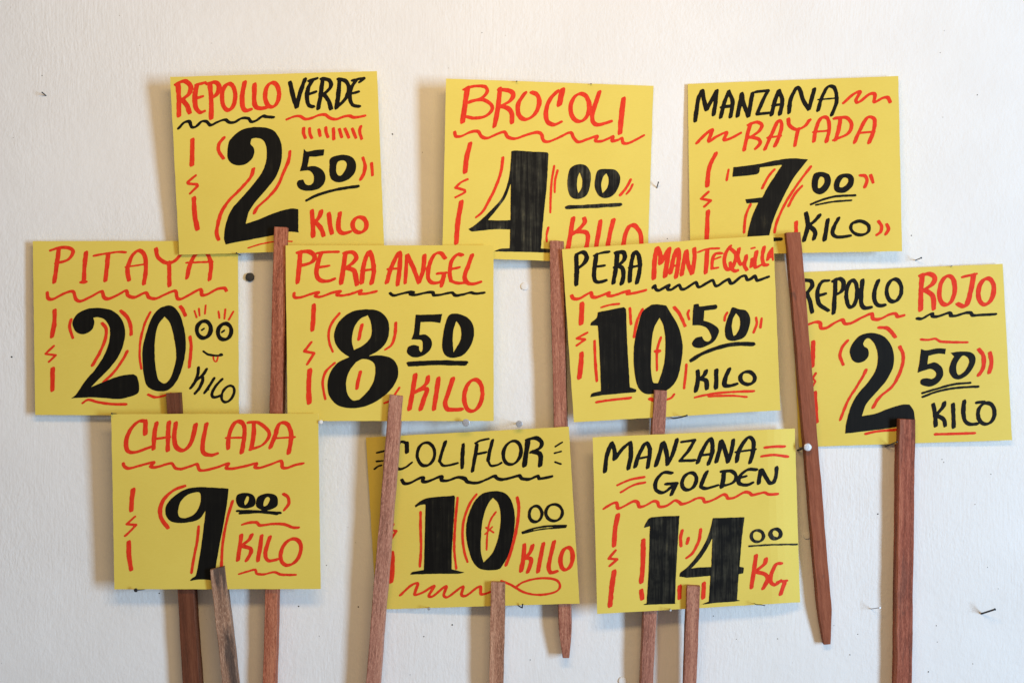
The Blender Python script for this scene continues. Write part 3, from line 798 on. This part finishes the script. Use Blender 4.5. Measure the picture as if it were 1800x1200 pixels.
 marks='''
n b 26 190,132 162,200 148,305 | 190,130 208,180 207,228c 260,160 300,127 | 302,128 305,200 290,287
n b 25 330,275 355,200 395,132 420,175 406,280
n b 15 345,226 418,211
n b 25 455,268 480,190 500,127 522,200 525,262c 560,190 583,108
n b 21:13 612,124 690,114c 650,180 600,238c 690,235
n b 25 707,250 740,170 785,105 797,180 772,260
n b 15 725,206 797,196
n b 25 820,245 840,170 850,117 875,180 890,245c 912,180 922,112
n b 25 942,245 960,170 1012,97 1043,120 1040,190 1022,250
n b 12 935,186 1060,168
a r 18 1113,158 1170,153 1233,152 | 1092,211 1170,203 1253,214 | 226,384 300,352 386,336 | 246,427 320,385 390,369
n b 24 553,312 500,310 457,360 457,412 500,430 550,395
n b 22:13 515,378 582,375
n b 25 578,378 548,443
n b 24 E 657 362 40 54 26
n b 25 765,302 742,350 727,392
n b 22:13 727,395 760,405 828,386
n b 26 867,302 862,350 852,398
n b 22 850,302 910,300 938,330 920,370 848,392
n b 24 1063,292 1010,292 962,330 957,373 1005,384 1040,370
n b 18:11 950,342 1000,331
n b 25 1088,292 1075,375 | 1095,292 1140,370 1165,370c 1180,330 1183,277
n r 20:12 142,527 190,497 220,492 227,524 260,514 320,482 345,486 357,514 390,509 440,482 465,486 477,514 520,509 570,477 595,486 612,499 650,489 710,462 740,466 752,487 800,474 860,442 880,446 892,464 930,459 990,427 1020,431 1037,444 1080,435 1110,428 1137,440 1190,438
a r 27 228,562 210,650 204,750
a r 15 213,777 172,827c 223,831c 177,872
a r 29 205,902 190,1000 180,1113
a r 28 380,715 378,850 368,970 | 368,1018 374,1070
a r 18 615,657 605,700 608,753 | 652,702 645,738 | 726,650 715,720 680,790 642,823
a r 26 600,992 598,1067 | 745,975 742,1064
a r 18 648,1000 645,1052
p b F 430,578c 510,572 598,569c 590,700 578,900 572,1095c 590,1098c 480,1102 370,1106c 400,1097c 412,900 418,700 420,632c 385,641c 390,625 410,590
p b F 800,583c 900,580 990,577c 975,700 960,875c 987,880c 982,915c 955,920c 945,1075c 972,1080c 900,1088 800,1095 730,1104c 775,1085c 785,930c 700,938 640,942c 598,935c 603,912 650,875 715,795 768,700 / 797,702c 762,770 717,835 668,887c 720,880 790,877c
p b 19 E 1068 691 37 35 10
p b 24 E 1178 678 31 29 10
p b 10 1018,752 1150,744 1310,741
u r 25 1060,807 1047,900 1032,1003 | 1120,827 1110,860 1050,908 | 1055,905 1115,922 1130,952 1102,1008
u r 24 1213,857 1182,860 1152,920 1150,968 1175,985 1207,960
u r 18 1190,967 1245,960
u r 26 1233,968 1208,1042
'''),
]


# ------------------------------------------------------------------ price signs
def smoothstep(a): a = np.clip(a, 0, 1); return a * a * (3 - 2 * a)

class Card:
    def __init__(s, spec):
        ox, oy = spec['o']
        s.c = np.array([(ox + x / K, oy + y / K) for x, y in spec['corners']])   # TL TR BR BL
        s.z = [q * ZS for q in spec['z']]; s.curl = spec.get('curl', [])
    def pix(s, u, v):
        a, b, c, d = s.c
        u = np.asarray(u, float)[..., None]; v = np.asarray(v, float)[..., None]
        return a * (1 - u) * (1 - v) + b * u * (1 - v) + c * u * v + d * (1 - u) * v
    def depth(s, u, v):
        a, b, c, d = s.z
        r = a * (1 - u) * (1 - v) + b * u * (1 - v) + c * u * v + d * (1 - u) * v
        for side, st, amp in s.curl:
            q = {'R': u, 'L': 1 - u, 'B': v, 'T': 1 - v}[side]
            t = np.clip((q - st) / (1 - st), 0, 1.1); r = r + amp * t * t
        return r
    def inv(s, x, y):
        a, b, c, d = s.c
        u = np.full(x.shape, .5); v = np.full(x.shape, .5)
        for _ in range(8):
            p = s.pix(u, v); ex = p[..., 0] - x; ey = p[..., 1] - y
            du = (b - a) * (1 - v)[..., None] + (c - d) * v[..., None]
            dv = (d - a) * (1 - u)[..., None] + (c - b) * u[..., None]
            det = du[..., 0] * dv[..., 1] - du[..., 1] * dv[..., 0]
            u = u - (ex * dv[..., 1] - ey * dv[..., 0]) / det
            v = v - (ey * du[..., 0] - ex * du[..., 1]) / det
        return u, v

def build_card(card, root, org, seed):
    nu, nv = 30, 26; th = 1.15
    r = np.random.RandomState(seed)
    U, Vv = np.meshgrid(np.linspace(0, 1, nu), np.linspace(0, 1, nv))
    p = card.pix(U, Vv); z = card.depth(U, Vv)
    jx = r.uniform(-.25, .25, U.shape); edge = (U == 0) | (U == 1) | (Vv == 0) | (Vv == 1)
    px = p[..., 0] + jx * edge; py = p[..., 1] + r.uniform(-.25, .25, U.shape) * edge
    front = PV(px, py, z).reshape(-1, 3)
    back = front + np.array([0, th * S, 0])
    V = np.concatenate([front, back]); n = nu * nv; F = []
    for j in range(nv - 1):
        for i in range(nu - 1):
            a = j * nu + i
            F.append((a, a + nu, a + nu + 1, a + 1)); F.append((n + a, n + a + 1, n + a + nu + 1, n + a + nu))
    ring = [i for i in range(nu)] + [j * nu + nu - 1 for j in range(1, nv)] + [(nv - 1) * nu + i for i in range(nu - 2, -1, -1)] + [j * nu for j in range(nv - 2, 0, -1)]
    nf = len(F)
    for a, b in zip(ring, ring[1:] + ring[:1]): F.append((a, b, n + b, n + a))
    return mesh_obj("card", V, F, [M_card, M_edge], root, [0] * nf + [1] * (len(F) - nf), origin=org)

def build_marks(spec, card, parent, org):
    x0, y0 = card.c.min(0) - 1; x1, y1 = card.c.max(0) + 1
    fields = {}; acc = []
    ox, oy = spec['o']; k = K
    for line in spec['marks'].strip().splitlines():
        line = line.strip()
        if not line or line[0] == '#': continue
        if line[0] == '@':
            t = line.split()
            if len(t) == 1: ox, oy = spec['o']; k = K
            else: ox, oy, k = float(t[1]), float(t[2]), float(t[3])
            continue
        g, c, w, rest = line.split(None, 3)
        key = (g, c)
        if g != 'a' and key not in fields: fields[key] = Field(x0, y0, x1, y1, 0.85)
        fl = fields.get(key)
        conv = lambda L: [(ox + x / k, oy + y / k, cc) for x, y, cc in L]
        if g == 'a':
            tw = w.split(':'); W = float(tw[0]); T = float(tw[1]) if len(tw) > 1 else (W * .55 if W > 20 else W * (.62 if W > 15 else .8))
            W /= k; T /= k
            if k > 5 and len(tw) == 1: T = W * (.55 if W > 5.8 else .75)
            for q in rest.split('|'): acc.append((catmull(conv(parse_pts(q.strip())), .8), W, T, c))
            continue
        if w == 'F':
            polys = [catmull(conv(parse_pts(q)), 1.2, True) for q in rest.split('/')]
            fl.fill(polys[0], polys[1:])
        else:
            tw = w.split(':'); W = float(tw[0]); T = float(tw[1]) if len(tw) > 1 else (W * .55 if W > 20 else W * (.62 if W > 15 else .8))
            W /= k; T /= k
            if k > 5 and len(tw) == 1: T = W * (.55 if W > 5.8 else .75)
            for q in rest.split('|'):
                q = q.strip()
                if q[0] == 'E':
                    v = [float(t) for t in q[1:].split()]
                    pl = catmull(conv(ellipse_pts(*v)), .8)
                else: pl = catmull(conv(parse_pts(q)), .8)
                fl.stamp(pl, W, T, math.radians(27))
    # loose accent strokes: neighbours become one mark, the tall strokes at the left are the dollar sign
    cl = list(range(len(acc)))
    def isd(a): return card.inv(a[0][:, 0], a[0][:, 1])[0].mean() < .165
    for i in range(len(acc)):
        for j in range(i):
            if cl[i] == cl[j] or acc[i][3] != acc[j][3]: continue
            di, dj = isd(acc[i]), isd(acc[j])
            near = np.min(np.linalg.norm(acc[i][0][:, None, ::1] - acc[j][0][None], axis=2)) < 11
            if (di and dj) or (near and di == dj):
                a, b_ = cl[i], cl[j]; cl = [b_ if q == a else q for q in cl]
    for cid in sorted(set(cl)):
        mem = [acc[i] for i in range(len(acc)) if cl[i] == cid]
        al = np.concatenate([m[0] for m in mem]); lo = al.min(0) - 9; hi = al.max(0) + 9
        fl = Field(lo[0], lo[1], hi[0], hi[1], 0.85)
        for ln, W, T, c in mem: fl.stamp(ln, W, T, math.radians(27))
        fields[('d' if isd(mem[0]) else 'a%d' % cid, mem[0][3])] = fl
    parts = {}
    order = {('n', 'r'): .26, ('n', 'b'): .30, ('u', 'r'): .34, ('u', 'b'): .38, ('a', 'r'): .42, ('a', 'b'): .46, ('p', 'r'): .50, ('p', 'b'): .54}
    for key, fl in fields.items():
        f = fl.f + .24 * smooth_noise(fl.ny, fl.nx, 7) + .12 * smooth_noise(fl.ny, fl.nx, 2.2)
        # clip to the card
        X, Y = np.meshgrid(fl.X, fl.Y); u, v = card.inv(X, Y)
        out = np.maximum.reduce([-u, u - 1, -v, v - 1]) * 330 + .6
        f = np.maximum(f, out)
        if key == ('p', 'b') and spec.get('gaps'):
            gx, gy = fl.ny, fl.nx
            sn = smooth_noise(fl.ny, fl.nx * 1, 1.6)
            # thin vertical slivers the marker missed
            lo = rng.uniform(0, 1, fl.nx)
            a = np.repeat(rng.uniform(-1, 1, (int(fl.ny / 11) + 2, fl.nx)), 11, 0)[:fl.ny]
            hit = (a > 1 - spec['gaps']) & (fl.f < -2.2)
            f = np.where(hit, 0.25, f)
        f[0, :] = f[-1, :] = 3; f[:, 0] = f[:, -1] = 3
        pts, faces = contour(fl, f)
        if len(faces) == 0: continue
        u, v = card.inv(pts[:, 0], pts[:, 1])
        w3 = PV(pts[:, 0], pts[:, 1], card.depth(u, v) + order.get(key, .44))
        mat = M_red if key[1] == 'r' else (spec.get('ink', M_black) if key[0] == 'p' else spec.get('ink2', M_black))
        parts.setdefault(key[0], []).append((w3, faces, mat))
    for g in parts:
        V, F, FM, mats = [], [], [], []
        off = 0
        for w3, faces, mat in parts[g]:
            V.append(w3); F += [tuple(i + off for i in reversed(f)) for f in faces]; off += len(w3)
            mats.append(mat); FM += [len(mats) - 1] * len(faces)
        mesh_obj(GROUPNAME.get(g, 'accent_mark'), np.concatenate(V), F, mats, parent, FM, origin=org)

def build_stick(spec, root, org, mat, seed):
    (xa, ya, za), (xb, yb, zb), w0, w1, dep, twist = spec['stick']; za *= ZS; zb *= ZS
    tipl = spec.get('tip', 0)
    r = random.Random(seed)
    # axis in ortho pixel space
    def ortho(x, y, z): k = (D - z) / D; return np.array([900 + (x - 900) * k, 600 + (y - 600) * k, z])
    A = ortho(xa, ya, za + dep / 2); B = ortho(xb, yb, zb + dep / 2)
    A[2] = za; B[2] = zb
    ax = B - A; L = np.linalg.norm(ax); ax /= L
    side = np.cross(ax, np.array([0, 0, 1.0])); side /= np.linalg.norm(side)
    if side[0] < 0: side = -side
    fr = np.cross(side, ax); fr /= np.linalg.norm(fr)
    if fr[2] < 0: fr = -fr
    ct, st = math.cos(twist), math.sin(twist)
    s2 = side * ct + fr * st; f2 = fr * ct - side * st
    nr = 60; bev = 1.2
    V, G, F = [], [], []
    p1, p2, p3 = r.uniform(0, 6), r.uniform(0, 6), r.uniform(0, 6)
    ts = list(np.linspace(0, 1, nr))
    go = (r.uniform(0, 3), r.uniform(0, 3), r.uniform(0, 3))
    for t in ts:
        q = t * L; w = w0 + (w1 - w0) * t; dd = dep
        sc, scd = 1.0, 1.0
        if tipl and q > L - tipl:
            k = (q - (L - tipl)) / tipl; sc = 1 - .48 * k ** 1.4; scd = 1 - .4 * k
        w = w * sc; dd = dd * scd
        wl = .30 * math.sin(q / 37 + p1) + .15 * math.sin(q / 11 + p2); wr = .30 * math.sin(q / 29 + p3) + .15 * math.sin(q / 9 + p1)
        wf = .3 * math.sin(q / 23 + p2)
        hx, hz = w / 2, dd / 2
        b1 = bev * (.7 + .3 * math.sin(q / 13 + p3)); b2 = bev * (.7 + .3 * math.sin(q / 17 + p1))
        ring = [(-hx + wl, -hz + bev), (-hx + wl, hz - b1), (-hx + wl + b1, hz + wf), (0, hz + wf + .1), (hx + wr - b2, hz + wf), (hx + wr, hz - b2), (hx + wr, -hz + bev), (hx + wr - bev, -hz), (-hx + wl + bev, -hz)]
        c = A + ax * q
        for (sx, sz) in ring:
            jj = r.uniform(-.12, .12)
            v = c + s2 * (sx + jj) + f2 * (sz + jj)
            if t == 0: v = v + ax * (r.uniform(-.5, .8) + sx * spec.get('slant', 0.03))
            V.append(((v[0] - 900) * S, -v[2] * S, ZC + (600 - v[1]) * S)); G.append((sx * S + go[0], sz * S + go[1], q * S + go[2]))
    n = 9
    for j in range(nr - 1):
        for i in range(n):
            a = j * n + i; b = j * n + (i + 1) % n
            F.append((a, b, b + n, a + n))
    F.append(tuple(range(n - 1, -1, -1))); F.append(tuple((nr - 1) * n + i for i in range(n)))
    o = mesh_obj("stick", V, F, [mat], root, origin=org)
    bm = bmesh.new(); bm.from_mesh(o.data); bmesh.ops.recalc_face_normals(bm, faces=bm.faces); bm.to_mesh(o.data); bm.free()
    at = o.data.attributes.new("grain", 'FLOAT_VECTOR', 'POINT')
    at.data.foreach_set("vector", np.array(G, dtype=np.float32).ravel())
    if spec.get('stick_label'): o["label"] = spec['stick_label']
    return o

for idx, spec in enumerate(SIGNS):
    card = Card(spec)
    (xb, yb, zb) = spec['stick'][1]
    org = P(xb, yb, zb)
    root = bpy.data.objects.new("price_sign", None); col.objects.link(root); root.location = org
    root.empty_display_size = 0.02
    tag(root, spec['label'], "price sign", "hand lettered price signs hung on the wall")
    c = build_card(card, root, org, idx)
    build_marks(spec, card, c, org)
    build_stick(spec, root, org, WOODS[spec['key']], idx + 3)

# ------------------------------------------------------------------ nails
def tube(V, F, pts, r0, n=10):
    base = len(V); pts = [np.array(p) for p in pts]
    for i, p in enumerate(pts):
        d = pts[min(i + 1, len(pts) - 1)] - pts[max(i - 1, 0)]; d /= np.linalg.norm(d)
        a = np.cross(d, (0.3, .2, 1.0)); a /= np.linalg.norm(a); b = np.cross(d, a)
        for k in range(n):
            t = 2 * math.pi * k / n; V.append(tuple(p + (a * math.cos(t) + b * math.sin(t)) * r0))
    for i in range(len(pts) - 1):
        for k in range(n):
            q = base + i * n + k; w = base + i * n + (k + 1) % n
            F.append((q, w, w + n, q + n))
    F.append(tuple(base + k for k in range(n))); F.append(tuple(base + (len(pts) - 1) * n + k for k in range(n - 1, -1, -1)))

def nail(name, label, pts, rs, rh, mat, head=None, hmat=None, facing=False, cat="nail"):
    """pts: (px,py,z) from wall outwards; rs shank radius px; rh head radius px"""
    V, F = [], []
    W = [P(*p) for p in pts]
    org = W[0]
    if rs > 0 and len(W) > 1: tube(V, F, W, rs * S)
    nsh = len(F)
    d = np.array(W[-1]) - np.array(W[-2]) if len(W) > 1 else np.array((0, -1.0, 0))
    if facing: d = np.array((d[0] * .25, d[1], d[2] * .25))
    d = d / np.linalg.norm(d)
    a = np.cross(d, (.1, .05, 1.0)); a /= np.linalg.norm(a); b = np.cross(d, a)
    if rh > 0:
        base = len(V); n = 18; t = max(.7, rh * .16) * S
        prof = [(0.55, -t * .9), (1.0, -t * .45), (1.0, t * .05), (.86, t * .5), (.45, t * .72)]
        rr = random.Random(len(label))
        ir = [1 + rr.uniform(-.05, .05) for _ in range(n)]
        for f, h in prof:
            for k in range(n):
                q = 2 * math.pi * k / n
                V.append(tuple(np.array(W[-1]) + (a * math.cos(q) + b * math.sin(q)) * rh * S * f * ir[k] + d * h))
        for i in range(len(prof) - 1):
            for k in range(n):
                q = base + i * n + k; w = base + i * n + (k + 1) % n
                F.append((q, w, w + n, q + n))
        F.append(tuple(base + k for k in range(n - 1, -1, -1))); F.append(tuple(base + (len(prof) - 1) * n + k for k in range(n)))
    mats = [mat] + ([hmat] if hmat else [])
    fm = [0] * nsh + [1 if hmat else 0] * (len(F) - nsh)
    o = mesh_obj(name, V, F, mats, None, fm, origin=org)
    bm = bmesh.new(); bm.from_mesh(o.data); bmesh.ops.recalc_face_normals(bm, faces=bm.faces); bm.to_mesh(o.data); bm.free()
    tag(o, label, cat, "nails driven into the wall")
    return o

nail("nail", "black round nail head on bare wall right of the PITAYA card", [(438.5, 488, 0), (439.5, 487, 4)], 2.5, 7.6, M_black_iron, facing=True)
nail("nail", "white painted over nail head on bare wall below the BROCOLI card", [(922, 503.5, 0), (922, 503, 1.2)], 3, 6.6, M_paint, facing=True)
nail("nail", "long grey flat headed nail just above the COLIFLOR card", [(912, 744, 0), (912.6, 744.6, 50)], 1.4, 5.7, M_grey, facing=True)
nail("nail", "grey flat nail head under the lower right edge of the PERA ANGEL card", [(819, 739.6, 0), (819, 742.6, 54)], 1.6, 6.5, M_grey, facing=True)
nail("nail", "tiny white nail head at the upper right corner of the CHULADA card", [(570, 738, 0), (564.3, 741.2, 56)], 1.2, 3.3, M_iron, hmat=M_paint, facing=True)
nail("nail", "shiny silver nail head against the dark stick of the MANZANA RAYADA sign", [(1402, 791, 0), (1420, 785.5, 43)], 1.7, 6.6, M_iron, hmat=M_bright, facing=True)
nail("nail", "short grey nail on the wall between the BROCOLI and MANZANA RAYADA cards", [(1154.5, 330.5, 0), (1157.3, 320.5, 12)], .95, 1.4, M_iron)
nail("nail", "thin dark nail on the wall between the MANZANA RAYADA and REPOLLO ROJO cards", [(1609, 457.5, 0), (1619.5, 453.2, 20)], .9, 1.6, M_iron)
nail("nail", "thin nail with a bright head left of the REPOLLO ROJO stick", [(1531, 1069.5, 0), (1547, 1067.2, 26)], .8, 1.7, M_grey, hmat=M_bright)
nail("nail", "thick black nail standing out of the bare wall at the lower right", [(1725, 1078, 0), (1749, 1070.2, 32)], 1.6, 2.1, M_iron)
nail("nail", "short dark nail on the bare wall left of the REPOLLO VERDE card", [(81, 168.5, 0), (74, 162.8, 12)], 1.0, 1.3, M_iron)
nail("nail", "dark grey nail under the lower left edge of the CHULADA card", [(253, 1035, 0), (238.6, 1036.6, 52)], 1.3, 3.4, M_iron, facing=True)
nail("nail", "small grey nail under the left part of the COLIFLOR card", [(756, 1064, 0), (754, 1069.6, 30)], 1.0, 2.4, M_grey, facing=True)
nail("nail", "grey nail bent upwards under the right part of the COLIFLOR card", [(909, 1062, 0), (914.5, 1066, 24), (918, 1067.5, 34), (918.6, 1061.5, 38)], 1.1, 1.6, M_iron)
nail("nail", "black nail under the PERA MANTEQUILLA card right of its stick", [(1184, 735, 0), (1194, 733.5, 30), (1207.5, 730, 57)], 1.3, 1.8, M_iron)
nail("nail", "black nail slanting over the lower edge of the REPOLLO ROJO card", [(1556, 784.5, 0), (1577, 776, 34)], 1.2, 1.5, M_iron)
nail("nail", "tiny pale nail head under the MANZANA GOLDEN card left of its stick", [(1176, 1064, 0), (1178.7, 1072, 55)], .9, 1.8, M_iron, hmat=M_bright, facing=True)
nail("nail", "thin dark bent nail along the lower right edge of the MANZANA GOLDEN card", [(1318, 1056, 0), (1330, 1062.0, 50), (1338, 1062.2, 54), (1345, 1063.8, 56)], .75, 0, M_iron)
nail("nail", "white painted over nail head in the shadow right of the MANZANA GOLDEN card", [(1418.5, 940.8, 0), (1418.5, 940.5, 1.4)], 3, 6.2, M_paint, facing=True)
nail("nail", "white painted over nail head at the bottom edge of the photo", [(1094, 1196.2, 0), (1094, 1196, 2)], 3, 6.8, M_paint, facing=True)
nail("nail", "tiny dark nail tip under the lower left corner of the REPOLLO VERDE card", [(423, 448.5, 0), (415.5, 444.6, 33)], .8, 1.3, M_iron)
nail("nail", "small dark nail at the upper left corner of the CHULADA card", [(208, 727, 0), (196.5, 726.4, 57)], .9, 1.5, M_iron)
nail("nail", "tiny dark nail at the top edge of the BROCOLI card near its letter R", [(909, 146, 0), (908.5, 143, 44)], .7, 1.0, M_iron)
nail("nail", "tiny dark nail at the top edge of the BROCOLI card near its letter L", [(1039.5, 150, 0), (1039, 147.6, 26)], .7, 1.0, M_iron)
nail("nail", "tiny dark nail at the top edge of the REPOLLO ROJO card", [(1668, 469, 0), (1673, 467.5, 16)], .6, .8, M_iron)
